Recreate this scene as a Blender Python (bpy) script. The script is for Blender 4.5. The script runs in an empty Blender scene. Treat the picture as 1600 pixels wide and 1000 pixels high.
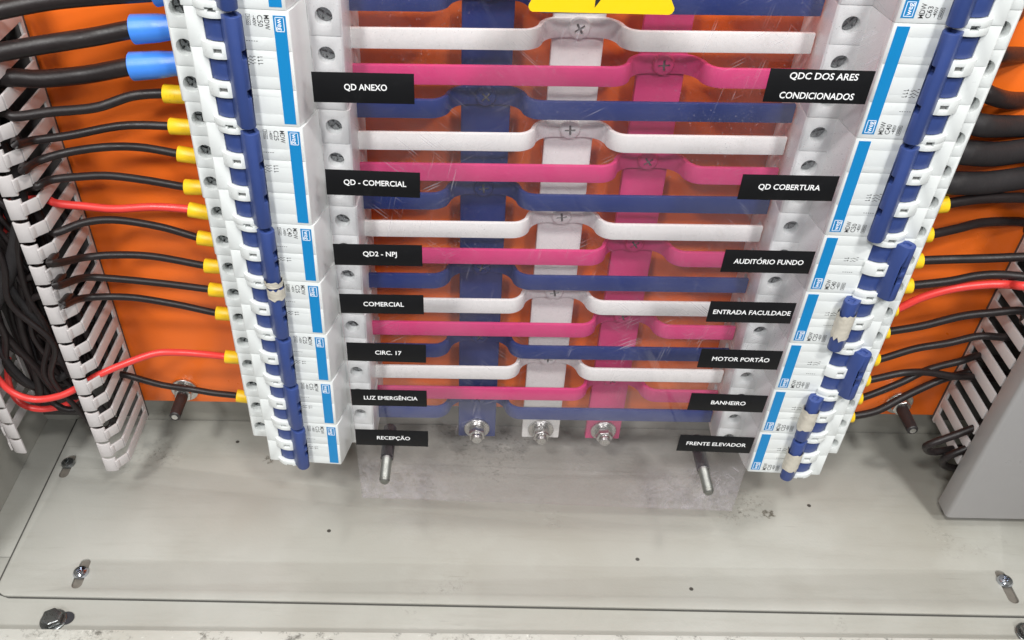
import bpy, bmesh, math, random
from mathutils import Vector, Matrix
random.seed(7)
SC = bpy.context.scene
COL = SC.collection
MM = 0.001
rad = math.radians

# ------------------------------------------------------------------ camera
CAM = dict(c=(-50.80, -473.70, 450.71), pitch=42.530, yaw=-0.4057, roll=0.7766, f=1403.31, px=725.63, py=616.71)
_a, _y, _r = rad(CAM['pitch']), rad(CAM['yaw']), rad(CAM['roll'])
_F = Vector((math.sin(_y)*math.cos(_a), math.cos(_y)*math.cos(_a), -math.sin(_a)))
_R0 = Vector((math.cos(_y), -math.sin(_y), 0)); _U0 = _R0.cross(_F)
_R = _R0*math.cos(_r) + _U0*math.sin(_r); _U = -_R0*math.sin(_r) + _U0*math.cos(_r)
_C = Vector(CAM['c'])
cd = bpy.data.cameras.new('camera'); cam = bpy.data.objects.new('camera', cd); COL.objects.link(cam)
cam.matrix_world = Matrix(((_R.x, _U.x, -_F.x, _C.x*MM), (_R.y, _U.y, -_F.y, _C.y*MM), (_R.z, _U.z, -_F.z, _C.z*MM), (0, 0, 0, 1)))
cd.sensor_fit = 'HORIZONTAL'; cd.sensor_width = 36.0; cd.lens = CAM['f']*36/1600
cd.shift_x = (800-CAM['px'])/1600; cd.shift_y = (CAM['py']-500)/1600
cd.clip_start = 0.01; cd.clip_end = 50
SC.camera = cam

# ------------------------------------------------------------------ world, lamps, exposure
w = bpy.data.worlds.new('World'); SC.world = w; w.use_nodes = True
bg = w.node_tree.nodes['Background']; bg.inputs[0].default_value = (0.93, 0.97, 1.0, 1); bg.inputs[1].default_value = 0.15
_t = w.node_tree; _n = _t.nodes.new('ShaderNodeTexNoise'); _n.inputs['Scale'].default_value = 3.1; _n.inputs['Detail'].default_value = 3
_c = _t.nodes.new('ShaderNodeTexCoord'); _p = _t.nodes.new('ShaderNodeMapping'); _p.inputs['Location'].default_value = (.35, .1, .55); _t.links.new(_c.outputs['Generated'], _p.inputs[0]); _t.links.new(_p.outputs[0], _n.inputs['Vector'])
_m = _t.nodes.new('ShaderNodeMapRange'); _m.inputs[1].default_value = .50; _m.inputs[2].default_value = .62; _m.inputs[3].default_value = .03; _m.inputs[4].default_value = .62
_t.links.new(_n.outputs[0], _m.inputs[0]); _t.links.new(_m.outputs[0], bg.inputs[1])            # dim surroundings, bright patches added to give the cover reflections

def area(name, loc, target, sx, sy, power, colr):
    l = bpy.data.lights.new(name, 'AREA'); l.shape = 'RECTANGLE'; l.size = sx; l.size_y = sy; l.energy = power; l.color = colr
    o = bpy.data.objects.new(name, l); COL.objects.link(o); o.location = loc
    o.rotation_euler = (Vector(target)-Vector(loc)).to_track_quat('-Z', 'Y').to_euler()
    return o
area('room_light_left', (-0.62, -1.22, 1.78), (0, 0, 0.15), 0.26, 0.14, 20, (1.0, 0.985, 0.955))
area('room_light_right', (0.64, -1.20, 1.78), (0, 0, 0.15), 0.26, 0.14, 20, (1.0, 0.985, 0.955))
area('fill_light_far_left', (-0.68, -1.60, 1.45), (0, 0, 0.15), 0.22, 0.16, 14.5, (0.98, 0.99, 1.0))  # added frontal fill lamps, left and right, to brighten lips, plate and recesses
area('fill_light_far_right', (0.68, -1.60, 1.45), (0, 0, 0.15), 0.22, 0.16, 14.5, (0.98, 0.99, 1.0))
area('ceiling_light_left', (-0.52, -0.40, 1.35), (0, -0.05, 0.0), 0.30, 0.10, 4.5, (1.0, 0.99, 0.96))
area('ceiling_light_right', (0.48, -0.24, 1.35), (0, -0.05, 0.0), 0.30, 0.10, 4.5, (1.0, 0.99, 0.96))

SC.view_settings.view_transform = 'Standard'; SC.view_settings.look = 'None'
SC.view_settings.exposure = -0.14; SC.view_settings.gamma = 1.0
SC.view_settings.use_curve_mapping = False
SC.render.engine = 'CYCLES'
SC.cycles.max_bounces = 10; SC.cycles.transparent_max_bounces = 24

# ------------------------------------------------------------------ helpers
def V(x, z, d): return Vector((x*MM, -d*MM, z*MM))
def px(x, y, d):
    "point on the plane at depth d (mm in front of the orange plate) seen at photo position x, y"
    v = _R*((x-CAM['px'])/CAM['f']) - _U*((y-CAM['py'])/CAM['f']) + _F
    t = (-d-_C.y)/v.y; q = _C + v*t
    return Vector((q.x, q.z, d))                       # x, z, d in mm

def node_mat(name): 
    m = bpy.data.materials.new(name); m.use_nodes = True
    return m, m.node_tree.nodes, m.node_tree.links, m.node_tree.nodes['Principled BSDF']

def mat(name, col, rough=0.45, metal=0.0, var=0.06, scale=90, bump=0.0, bscale=900, dirt=0.0, dirtcol=(0.05, 0.045, 0.04), spec=0.5, dscale=55, rvar=0.15, stretch=None):
    "plastic, paint or metal with mottled colour, mottled gloss, optional grime and fine bump"
    m, N, L, P = node_mat(name)
    tc = N.new('ShaderNodeTexCoord')
    src = tc.outputs['Object']
    if stretch:
        mp = N.new('ShaderNodeMapping'); mp.inputs['Scale'].default_value = stretch; L.new(src, mp.inputs[0]); src = mp.outputs[0]
    n = N.new('ShaderNodeTexNoise'); n.inputs['Scale'].default_value = scale; n.inputs['Detail'].default_value = 5
    L.new(src, n.inputs['Vector'])
    mix = N.new('ShaderNodeMix'); mix.data_type = 'RGBA'
    a = [max(0, c*(1-var)) for c in col]+[1]; b = [min(1, c*(1+var)) for c in col]+[1]
    mix.inputs[6].default_value = a; mix.inputs[7].default_value = b
    L.new(n.outputs[0], mix.inputs[0]); out = mix.outputs[2]
    if dirt > 0:
        n2 = N.new('ShaderNodeTexNoise'); n2.inputs['Scale'].default_value = dscale; n2.inputs['Detail'].default_value = 9; n2.inputs['Roughness'].default_value = 0.72
        L.new(src, n2.inputs['Vector'])
        cr = N.new('ShaderNodeValToRGB'); cr.color_ramp.elements[0].position = 0.56; cr.color_ramp.elements[1].position = 0.80
        cr.color_ramp.elements[0].color = (0, 0, 0, 1); cr.color_ramp.elements[1].color = (dirt, dirt, dirt, 1)
        L.new(n2.outputs[0], cr.inputs[0])
        mx = N.new('ShaderNodeMix'); mx.data_type = 'RGBA'; mx.inputs[7].default_value = (*dirtcol, 1)
        L.new(cr.outputs[0], mx.inputs[0]); L.new(out, mx.inputs[6]); out = mx.outputs[2]
    L.new(out, P.inputs['Base Color'])
    mr = N.new('ShaderNodeMapRange'); mr.inputs[3].default_value = max(0.03, rough-rvar); mr.inputs[4].default_value = min(1, rough+rvar)
    n3 = N.new('ShaderNodeTexNoise'); n3.inputs['Scale'].default_value = scale*2.7; n3.inputs['Detail'].default_value = 4; L.new(src, n3.inputs['Vector'])
    L.new(n3.outputs[0], mr.inputs[0]); L.new(mr.outputs[0], P.inputs['Roughness'])
    P.inputs['Metallic'].default_value = metal
    P.inputs['Specular IOR Level'].default_value = spec
    if bump:
        nb = N.new('ShaderNodeTexNoise'); nb.inputs['Scale'].default_value = bscale; nb.inputs['Detail'].default_value = 3; L.new(src, nb.inputs['Vector'])
        bp = N.new('ShaderNodeBump'); bp.inputs['Strength'].default_value = bump; bp.inputs['Distance'].default_value = 0.0006
        L.new(nb.outputs[0], bp.inputs['Height']); L.new(bp.outputs[0], P.inputs['Normal'])
    return m

def paint_mat(name, col, chip=0.5, specks=True):
    "old beige enclosure paint: broad stains with cloudy shade painted in, rubbed streaks, specks and chips"
    m, N, L, P = node_mat(name)
    tc = N.new('ShaderNodeTexCoord'); src = tc.outputs['Object']
    def noise(sc, det=6, rough=0.6, vec=None):
        n = N.new('ShaderNodeTexNoise'); n.inputs['Scale'].default_value = sc; n.inputs['Detail'].default_value = det; n.inputs['Roughness'].default_value = rough
        L.new(vec or src, n.inputs['Vector']); return n.outputs[0]
    def ramp(v, p0, p1, hi=1.0):
        c = N.new('ShaderNodeMapRange'); c.inputs[1].default_value = p0; c.inputs[2].default_value = p1; c.inputs[4].default_value = hi; L.new(v, c.inputs[0]); return c.outputs[0]
    def mix(f, a, colb):
        x = N.new('ShaderNodeMix'); x.data_type = 'RGBA'; L.new(f, x.inputs[0])
        if isinstance(a, tuple): x.inputs[6].default_value = (*a, 1)
        else: L.new(a, x.inputs[6])
        x.inputs[7].default_value = (*colb, 1); return x.outputs[2]
    def mul(a, b):
        x = N.new('ShaderNodeMath'); x.operation = 'MULTIPLY'; L.new(a, x.inputs[0]); L.new(b, x.inputs[1]); return x.outputs[0]
    c = mix(ramp(noise(4.5, 5, .5), .40, .66, .75), col, (col[0]*.78, col[1]*.755, col[2]*.70))  # large soft darkening: grime and cloudy shade painted together
    c = mix(ramp(noise(13, 5, .55), .46, .70, .5), c, (col[0]*1.18, col[1]*1.19, col[2]*1.20))
    mp = N.new('ShaderNodeMapping'); mp.inputs['Scale'].default_value = (1, 9, 9); L.new(src, mp.inputs[0])
    c = mix(ramp(noise(14, 8, .7, mp.outputs[0]), .52, .80, .30), c, (col[0]*.62, col[1]*.60, col[2]*.55))
    patch = ramp(noise(8.5, 5, .6), .55, .66)
    if specks:
        grain = ramp(noise(380, 4, .75), .52, .64, .85)
        c = mix(mul(patch, grain), c, (col[0]*.34, col[1]*.33, col[2]*.31))
        g2 = ramp(noise(400, 3, .6), .38, .28, .7)
        c = mix(mul(patch, g2), c, tuple(min(1, k*1.5) for k in col))
        vo = N.new('ShaderNodeTexVoronoi'); vo.inputs['Scale'].default_value = 62; L.new(src, vo.inputs['Vector'])
        dot = ramp(vo.outputs['Distance'], .10, .075, .95)
        sel = N.new('ShaderNodeSeparateColor'); L.new(vo.outputs['Color'], sel.inputs[0])
        c = mix(mul(dot, ramp(sel.outputs[0], .95, .96)), c, (.035, .03, .025))
    if specks:
        nv = N.new('ShaderNodeTexNoise'); nv.inputs['Scale'].default_value = 190; L.new(src, nv.inputs['Vector'])
        va = N.new('ShaderNodeMix'); va.data_type = 'VECTOR'; va.inputs[0].default_value = .012; L.new(src, va.inputs[4]); L.new(nv.outputs['Color'], va.inputs[5])
        v2 = N.new('ShaderNodeTexVoronoi'); v2.inputs['Scale'].default_value = 21; L.new(va.outputs[1], v2.inputs['Vector'])
        s2 = N.new('ShaderNodeSeparateColor'); L.new(v2.outputs['Color'], s2.inputs[0])
        blot = mul(ramp(v2.outputs['Distance'], .10, .07, 1), ramp(noise(300, 4, .8), .42, .56, .9))
        c = mix(mul(blot, ramp(s2.outputs[1], .66, .68)), c, (.09, .08, .06))
        m3 = N.new('ShaderNodeMapping'); m3.inputs['Rotation'].default_value = (0, 0, .6); m3.inputs['Scale'].default_value = (1, 22, 1); L.new(src, m3.inputs[0])
        scrt = mul(ramp(noise(30, 2, .5, m3.outputs[0]), .69, .73, .6), ramp(noise(14, 2, .5), .55, .64))
        c = mix(scrt, c, (col[0]*.5, col[1]*.49, col[2]*.46))
    if chip > .6:
        c = mix(ramp(noise(75, 9, .8), .545, .63, .85), c, (.12, .115, .10))
        c = mix(ramp(noise(210, 6, .75), .62, .68, .5), c, (.75, .75, .70))
    L.new(c, P.inputs['Base Color'])
    mr = N.new('ShaderNodeMapRange'); mr.inputs[3].default_value = .30; mr.inputs[4].default_value = .58; L.new(noise(30, 5), mr.inputs[0]); L.new(mr.outputs[0], P.inputs['Roughness'])
    bp = N.new('ShaderNodeBump'); bp.inputs['Strength'].default_value = .12; bp.inputs['Distance'].default_value = .0008
    L.new(noise(420, 3), bp.inputs['Height']); L.new(bp.outputs[0], P.inputs['Normal'])
    return m

M = {}
M['white'] = mat('white_moulded_plastic', (.74, .765, .755), .33, var=.03, dirt=.10, dscale=70, dirtcol=(.35, .33, .29), bump=.05)
M['white_grey'] = mat('greyer_moulded_plastic', (.60, .62, .60), .42, var=.04, dirt=.14, dirtcol=(.3, .28, .25))
M['toggle'] = mat('blue_lever_plastic', (.034, .062, .215), .40, var=.10, dirt=.15, dirtcol=(.09, .12, .30), bump=.06)
M['stripe'] = mat('blue_print', (.004, .225, .53), .38, var=.04)
M['print'] = mat('black_print', (.02, .02, .022), .5, var=.1)
M['logo'] = mat('white_print', (.86, .89, .92), .4, var=.02)
M['steel'] = mat('zinc_plated_steel', (.62, .62, .60), .30, 1.0, var=.15, scale=260, dirt=.35, dirtcol=(.20, .18, .15))
M['rod'] = mat('tarnished_thread_steel', (.30, .30, .28), .5, 1.0, var=.25, scale=300, dirt=.6, dscale=200, dirtcol=(.14, .12, .10))
M['seam_shade'] = mat('grey_seam_shade', (.075, .072, .066), .7, var=.3, scale=200)
M['dark_steel'] = mat('dull_screw_steel', (.27, .28, .28), .30, .95, var=.2, scale=400)
M['chrome'] = mat('bright_screw_steel', (.55, .58, .64), .16, 1.0, var=.1, scale=300)
M['orange'] = mat('orange_mounting_plate', (.93, .165, .016), .31, var=.17, scale=11, dirt=.18, dscale=28, dirtcol=(.70, .14, .03), bump=.07, rvar=.1)
M['bar_white'] = mat('white_insulated_bar', (.90, .90, .87), .28, var=.03, dirt=.30, dscale=130, dirtcol=(.45, .42, .37), bump=.03)
M['bar_pink'] = mat('pink_insulated_bar', (.70, .060, .215), .42, var=.06, dirt=.08, dirtcol=(.75, .25, .4), bump=.05, dscale=120)
M['bar_blue'] = mat('blue_insulated_bar', (.022, .042, .185), .40, var=.08, dirt=.10, dirtcol=(.14, .18, .35), bump=.05)
M['duct'] = mat('grey_trunking_plastic', (.54, .51, .505), .46, var=.05, dirt=.14, dirtcol=(.2, .17, .16))
M['duct_inner'] = mat('shadowed_dusty_duct_base', (.06, .055, .053), .6, var=.1, dirt=.3)  # near-black colour paints in the shade behind the duct slots
M['slot'] = mat('brown_slot_insert', (.15, .135, .115), .6, var=.35, scale=300)
M['cover'] = mat('grey_trunking_cover', (.34, .33, .33), .34, var=.04, scale=30, bump=.04)
M['cable'] = mat('black_cable_sheath', (.016, .012, .012), .42, var=.3, scale=200, dirt=.25, dscale=120, dirtcol=(.05, .04, .038), bump=.1, spec=.35)
M['cable_grey'] = mat('dusty_cable_sheath', (.020, .018, .019), .62, var=.3, scale=200, dirt=.4, dscale=90, dirtcol=(.07, .065, .062), bump=.1, spec=.35)
M['red'] = mat('red_cable_sheath', (.72, .048, .042), .36, var=.08, bump=.04)
M['yellow'] = mat('yellow_sleeve', (.90, .58, .015), .40, var=.06, dirt=.08, dirtcol=(.7, .4, .05))
M['yellow_marked'] = mat('smudged_yellow_sleeve', (.90, .58, .015), .40, dirt=.95, dscale=330, dirtcol=(.03, .025, .02))
M['blue_sleeve'] = mat('blue_sleeve', (.055, .24, .78), .38, var=.08, bump=.08)
M['black_rubber'] = mat('black_rubber_sleeve', (.022, .020, .021), .45, var=.2)
M['label'] = mat('black_label_tape', (.006, .006, .007), .5, spec=.25, var=.2, dirt=.05, dirtcol=(.2, .2, .2), rvar=.05)
M['letter'] = mat('white_lettering', (.88, .88, .88), .45, var=.01)
M['recess'] = mat('grey_screw_recess', (.20, .19, .18), .6, var=.3)
M['window'] = mat('grey_window', (.20, .20, .195), .6, var=.3)
M['sign'] = mat('yellow_sign', (.93, .62, .006), .4, var=.02)
M['tape'] = mat('aged_masking_tape', (.56, .52, .44), .7, var=.22, scale=160, dirt=.7, dscale=150, dirtcol=(.27, .22, .16), bump=.5, bscale=420)
M['hole'] = mat('dark_recess', (.03, .03, .035), .6)
M['paint'] = paint_mat('beige_enclosure_paint', (.378, .374, .342))
M['paint_wall'] = paint_mat('beige_wall_paint', (.33, .322, .29), specks=False)
M['sill'] = paint_mat('chipped_sill_paint', (.56, .56, .52), chip=1.0)

def acrylic_mat():
    m, N, L, P = node_mat('scratched_clear_acrylic')
    N.remove(P); out = [n for n in N if n.type == 'OUTPUT_MATERIAL'][0]
    tc = N.new('ShaderNodeTexCoord'); src = tc.outputs['Object']
    tr = N.new('ShaderNodeBsdfTransparent'); tr.inputs[0].default_value = (.968, .958, .966, 1)
    df = N.new('ShaderNodeBsdfDiffuse'); df.inputs[0].default_value = (.56, .525, .57, 1)
    gl = N.new('ShaderNodeBsdfGlossy'); gl.inputs['Roughness'].default_value = .06
    def noise(sc, det, rough, vec=None):
        n = N.new('ShaderNodeTexNoise'); n.inputs['Scale'].default_value = sc; n.inputs['Detail'].default_value = det; n.inputs['Roughness'].default_value = rough
        L.new(vec or src, n.inputs['Vector']); return n.outputs[0]
    def mr(v, a, b, c, d):
        x = N.new('ShaderNodeMapRange'); x.inputs[1].default_value = a; x.inputs[2].default_value = b; x.inputs[3].default_value = c; x.inputs[4].default_value = d; L.new(v, x.inputs[0]); return x.outputs[0]
    def op(o, a, b):
        x = N.new('ShaderNodeMath'); x.operation = o
        for i, k in enumerate((a, b)):
            if isinstance(k, (int, float)): x.inputs[i].default_value = k
            else: L.new(k, x.inputs[i])
        return x.outputs[0]
    film = mr(noise(13, 5, .6), .40, .74, .0, .04)                    # rubbed, greasy film; its mauve colour paints in reflected haze
    scr = None
    for ang, sx in ((.5, 26), (-.7, 34), (1.35, 30)):
        mp = N.new('ShaderNodeMapping'); mp.inputs['Rotation'].default_value = (0, ang, 0); L.new(src, mp.inputs[0])
        m2 = N.new('ShaderNodeMapping'); m2.inputs['Scale'].default_value = (1, 1, sx); L.new(mp.outputs[0], m2.inputs[0])
        s = mr(noise(34, 2, .5, m2.outputs[0]), .66, .72, 0, .40)
        s = op('MULTIPLY', s, mr(noise(17+ang, 2, .5), .52, .64, 0, 1))
        scr = s if scr is None else op('MAXIMUM', scr, s)
    dust = op('MULTIPLY', mr(noise(900, 2, .6), .67, .74, 0, .32), mr(noise(21, 3, .6), .44, .66, .15, 1))
    sp = N.new('ShaderNodeSeparateXYZ'); L.new(src, sp.inputs[0])
    # rubbed frosting around the two bottom fixings
    low = mr(sp.outputs[2], .012, .045, 1, 0)
    side = mr(op('ABSOLUTE', sp.outputs[0], 0), .045, .10, .12, 1)
    frost = op('MULTIPLY', op('MULTIPLY', low, side), mr(noise(260, 5, .75), .40, .70, .0, .42))
    f = op('ADD', op('ADD', film, frost), op('MAXIMUM', scr, dust))
    f = op('MINIMUM', f, .8)
    mx = N.new('ShaderNodeMixShader'); L.new(f, mx.inputs[0]); L.new(tr.outputs[0], mx.inputs[1]); L.new(df.outputs[0], mx.inputs[2])
    fr = N.new('ShaderNodeFresnel'); ge = N.new('ShaderNodeNewGeometry'); L.new(mr(ge.outputs['Backfacing'], 0, 1, 1.49, 1/1.49), fr.inputs[0])
    m3 = N.new('ShaderNodeMixShader'); L.new(fr.outputs[0], m3.inputs[0]); L.new(mx.outputs[0], m3.inputs[1]); L.new(gl.outputs[0], m3.inputs[2])
    L.new(m3.outputs[0], out.inputs[0])
    return m
M['acrylic'] = acrylic_mat()

# ---- mesh building (all coordinates in mm as x, z, d; d is the distance in front of the plate)
def bm_new(): return bmesh.new()
def bx(bm, x0, x1, z0, z1, d0, d1):
    vs = [bm.verts.new(V(x, z, d)) for x in (x0, x1) for z in (z0, z1) for d in (d0, d1)]
    for f in ((0, 1, 3, 2), (4, 6, 7, 5), (0, 4, 5, 1), (2, 3, 7, 6), (0, 2, 6, 4), (1, 5, 7, 3)): bm.faces.new([vs[i] for i in f])
def prism(bm, poly, axis, a, b):
    "extrude a 2-D outline: axis 'z' takes (x,d), axis 'd' takes (x,z), axis 'x' takes (z,d)"
    def p(u, v, t): return V(u, t, v) if axis == 'z' else (V(u, v, t) if axis == 'd' else V(t, u, v))
    A = [bm.verts.new(p(u, v, a)) for u, v in poly]; B = [bm.verts.new(p(u, v, b)) for u, v in poly]
    n = len(poly)
    bm.faces.new(A); bm.faces.new(B[::-1])
    for i in range(n): bm.faces.new([A[i], B[i], B[(i+1) % n], A[(i+1) % n]])
def lathe(bm, c, axis, prof, n=24, phase=0.0, sq=None):
    "rings of (offset along axis, radius) about centre c=(x,z,d); axis is a mm vector in x,z,d"
    ax = Vector(axis).normalized(); up = Vector((0, 1, 0)) if abs(ax.y) < .9 else Vector((1, 0, 0))
    u = ax.cross(up).normalized(); v = ax.cross(u)
    rings = []
    for t, r in prof:
        ring = []
        for i in range(n):
            a = 2*math.pi*i/n + phase
            q = Vector(c)+ax*t+(u*math.cos(a)+v*math.sin(a))*r
            ring.append(bm.verts.new(V(*q)))
        rings.append(ring)
    for k in range(len(rings)-1):
        for i in range(n): bm.faces.new([rings[k][i], rings[k][(i+1) % n], rings[k+1][(i+1) % n], rings[k+1][i]])
    bm.faces.new(rings[0][::-1]); bm.faces.new(rings[-1])
def catmull(pts, k=8):
    pts = [Vector(p) for p in pts]; P = [pts[0]*2-pts[1]]+pts+[pts[-1]*2-pts[-2]]; out = []
    for i in range(1, len(P)-2):
        for j in range(k):
            t = j/k; a, b, c, d = P[i-1], P[i], P[i+1], P[i+2]
            out.append(.5*((2*b)+(c-a)*t+(2*a-5*b+4*c-d)*t*t+(3*b-a-3*c+d)*t**3))
    out.append(pts[-1]); return out
def tube(bm, pts, r, n=14, k=8, smooth=True):
    P = catmull(pts, k) if smooth and len(pts) > 2 else [Vector(p) for p in pts]
    R = r if callable(r) else (lambda s: r)
    t0 = (P[1]-P[0]).normalized(); u = t0.cross(Vector((.3, 1, .2))).normalized(); rings = []
    for i, p in enumerate(P):
        t = (P[min(i+1, len(P)-1)]-P[max(i-1, 0)]).normalized(); u = (u-t*u.dot(t)).normalized(); v = t.cross(u)
        rr = R(i/(len(P)-1))
        rings.append([bm.verts.new(V(*(p+(u*math.cos(2*math.pi*j/n)+v*math.sin(2*math.pi*j/n))*rr))) for j in range(n)])
    for a, b in zip(rings, rings[1:]):
        for j in range(n): bm.faces.new([a[j], a[(j+1) % n], b[(j+1) % n], b[j]])
    bm.faces.new(rings[0][::-1]); bm.faces.new(rings[-1])
def mesh(name, bm, m, smooth=None):
    bmesh.ops.recalc_face_normals(bm, faces=bm.faces[:])
    me = bpy.data.meshes.new(name); bm.to_mesh(me); bm.free(); me.materials.append(M[m])
    if smooth is not None:
        me.polygons.foreach_set('use_smooth', [True]*len(me.polygons))
        if smooth: me.set_sharp_from_angle(angle=rad(smooth))
    return me
def baked(me, mods):
    "apply boolean / bevel modifiers and return the resulting mesh"
    o = bpy.data.objects.new('tmp', me); COL.objects.link(o); tmp = []
    for kind, arg in mods:
        if kind == 'bool':
            c = bpy.data.objects.new('cut', arg); COL.objects.link(c); c.hide_render = True; tmp.append(c)
            b = o.modifiers.new('b', 'BOOLEAN'); b.object = c; b.operation = 'DIFFERENCE'; b.solver = 'EXACT'; b.use_self = True
        else:
            b = o.modifiers.new('v', 'BEVEL'); b.width = arg*MM; b.segments = 2; b.limit_method = 'ANGLE'; b.angle_limit = rad(35); b.harden_normals = False
    dg = bpy.context.evaluated_depsgraph_get(); dg.update()
    r = bpy.data.meshes.new_from_object(o.evaluated_get(dg), depsgraph=dg); r.name = me.name
    for q in tmp+[o]: bpy.data.objects.remove(q)
    r.polygons.foreach_set('use_smooth', [True]*len(r.polygons)); r.set_sharp_from_angle(angle=rad(32))
    return r
def obj(name, me, parent=None):
    o = bpy.data.objects.new(name, me); COL.objects.link(o)
    if parent: o.parent = parent
    return o
def thing(name, label, cat, loc=(0, 0, 0), group=None):
    o = bpy.data.objects.new(name, None); COL.objects.link(o); o.location = loc; o.empty_display_size = .01
    o['label'] = label; o['category'] = cat
    if group: o['group'] = group
    return o
def tag(o, label, cat, group=None):
    o['label'] = label; o['category'] = cat
    if group: o['group'] = group
    return o
def struct(o): o['kind'] = 'structure'; return o
def rebase(me, root_loc):
    "express a mesh built in world mm in the frame of an unrotated root"
    me.transform(Matrix.Translation(-Vector(root_loc))); return me
def text_bm(bm, s, x, z, d, h, width=None, rot=0, bold=.03, sx=None):
    "flat lettering, cap height h mm, centred on x,z, facing the viewer (rot in degrees in the picture plane)"
    acute = s.find('Ó'); s = s.replace('Ó', 'O')
    cu = bpy.data.curves.new('t', 'FONT'); cu.body = s; cu.size = 1; cu.align_x = 'CENTER'; cu.align_y = 'CENTER'; cu.offset = bold; cu.resolution_u = 3
    o = bpy.data.objects.new('t', cu); COL.objects.link(o); dg = bpy.context.evaluated_depsgraph_get(); dg.update()
    me = bpy.data.meshes.new_from_object(o.evaluated_get(dg), depsgraph=dg)
    xs = [v.co.x for v in me.vertices]; ys = [v.co.y for v in me.vertices]
    cap = .73
    cy = cap/2; base0 = 0
    # baseline-centred on the capitals
    cu2y = (min(ys) if not any(c in s for c in 'ÇQ,g') else None)
    ymin = cu2y if cu2y is not None else min(ys)+ (.16 if 'Ç' in s or 'g' in s else .03)
    k = h/cap; kx = k if width is None else width/(max(xs)-min(xs)); cx = (max(xs)+min(xs))/2
    ca, sa = math.cos(rad(rot)), math.sin(rad(rot)); mp = []
    for v in me.vertices:
        u, q = (v.co.x-cx)*kx, (v.co.y-ymin-cap/2)*k
        mp.append(bm.verts.new(V(x+u*ca-q*sa, z+u*sa+q*ca, d)))
    if acute >= 0:                                      # the built-in font has no O acute: draw the accent
        def wid(q):
            c2 = bpy.data.curves.new('t', 'FONT'); c2.body = q; c2.offset = bold; o2 = bpy.data.objects.new('t', c2); COL.objects.link(o2)
            dg.update(); m2 = bpy.data.meshes.new_from_object(o2.evaluated_get(bpy.context.evaluated_depsgraph_get())); r = max(v.co.x for v in m2.vertices)-min(v.co.x for v in m2.vertices)
            bpy.data.objects.remove(o2); bpy.data.curves.remove(c2); bpy.data.meshes.remove(m2); return r
        u0 = min(xs)+(wid(s[:acute])+wid(s[:acute+1]))/2+.03
        bm.faces.new([bm.verts.new(V(x+(u0+a-cx)*kx, z+(b-cap/2)*k, d)) for a, b in ((-.07, .80), (.03, .80), (.17, .95), (.03, .95))])
    for p in me.polygons:
        try: bm.faces.new([mp[i] for i in p.vertices])
        except ValueError: pass
    bpy.data.objects.remove(o); bpy.data.curves.remove(cu); bpy.data.meshes.remove(me)

# ================================================================== the cabinet
ZF = -38.1                                                    # top of the bottom plate
bm = bm_new(); r = 9; x0, x1, d0, d1 = -354.5, 356, -23.9, 139.8
poly = [(x0, d0), (x1, d0), (x1, d1-r)]+[(x1-r+r*math.sin(a), d1-r+r*math.cos(a)) for a in [math.pi/2-i*math.pi/12 for i in range(1, 6)]]+[(x1-r, d1), (x0+r, d1)]+[(x0+r-r*math.sin(a), d1-r+r*math.cos(a)) for a in [i*math.pi/12 for i in range(1, 6)]]+[(x0, d1-r)]
prism(bm, poly, 'z', ZF-1.5, ZF)
SLOTS = [(-304, 109.6, 133.5), (-345.6, 14.5, 38), (305.2, 104.5, 131)]
cut = bm_new()
for x, a, b in SLOTS:
    pl = [(x+3.4*math.cos(t), b-3.4+3.4*math.sin(t)) for t in [i*math.pi/8 for i in range(9)]]+[(x+3.4*math.cos(t), a+3.4+3.4*math.sin(t)) for t in [math.pi+i*math.pi/8 for i in range(9)]]
    prism(cut, pl, 'z', ZF-3, ZF+2)
plate = baked(mesh('cabinet_floor', bm, 'paint'), [('bool', mesh('c', cut, 'paint')), ('bevel', .5)])
o = obj('gland_plate', plate)
bm = bm_new(); prism(bm, [(x0-2.2, -24.9), (x1+2.2, -24.9), (x1+2.2, d1-r), (x1-r+6.9, d1-r+6.9), (x1-r, d1+.45), (x0+r, d1+.45), (x0+r-7.4, d1-r+6.9), (x0-2.2, d1-r)], 'z', ZF-2.65, ZF-1.75)  # dark strip added to paint the shaded gap under the plate edge
obj('seam_shade', mesh('seam_shade', bm, 'seam_shade'), o)
for x, a, b in SLOTS:
    bm = bm_new(); bx(bm, x-4, x+4, ZF-1.74, ZF-1.55, a-1, b+1); obj('slot', mesh('slot', bm, 'slot'), o)  # dark brown insert under each slot
tag(o, 'beige painted removable bottom plate with slotted fixing holes and specks', 'metal plate')

bm = bm_new(); bx(bm, -379.5, 379.5, -47, ZF-2.7, -25, 168)
cut = bm_new(); bx(cut, -390, -350, ZF-6, ZF, 107.1, 107.9)
struct(obj('cabinet_floor_frame', baked(mesh('floor_frame', bm, 'paint'), [('bool', mesh('c', cut, 'paint')), ('bevel', .3)])))
bm = bm_new(); bx(bm, -382, 382, -60, 520, -28, -25)
struct(obj('cabinet_back_wall', mesh('back_wall', bm, 'paint_wall')))
for s, nm in ((-1, 'cabinet_left_wall'), (1, 'cabinet_right_wall')):
    bm = bm_new(); bx(bm, *sorted((s*379.6, s*382)), -60, 520, -25, 168); struct(obj(nm, mesh(nm, bm, 'paint_wall')))
bm = bm_new(); bx(bm, -420, 420, -52, -31.5, 0, 46)
sl = obj('cabinet_sill', baked(mesh('sill', bm, 'sill'), [('bevel', .8)])); sl.location = V(0, 0, 164.6); sl.rotation_euler = (0, 0, rad(.63)); struct(sl)

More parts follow.
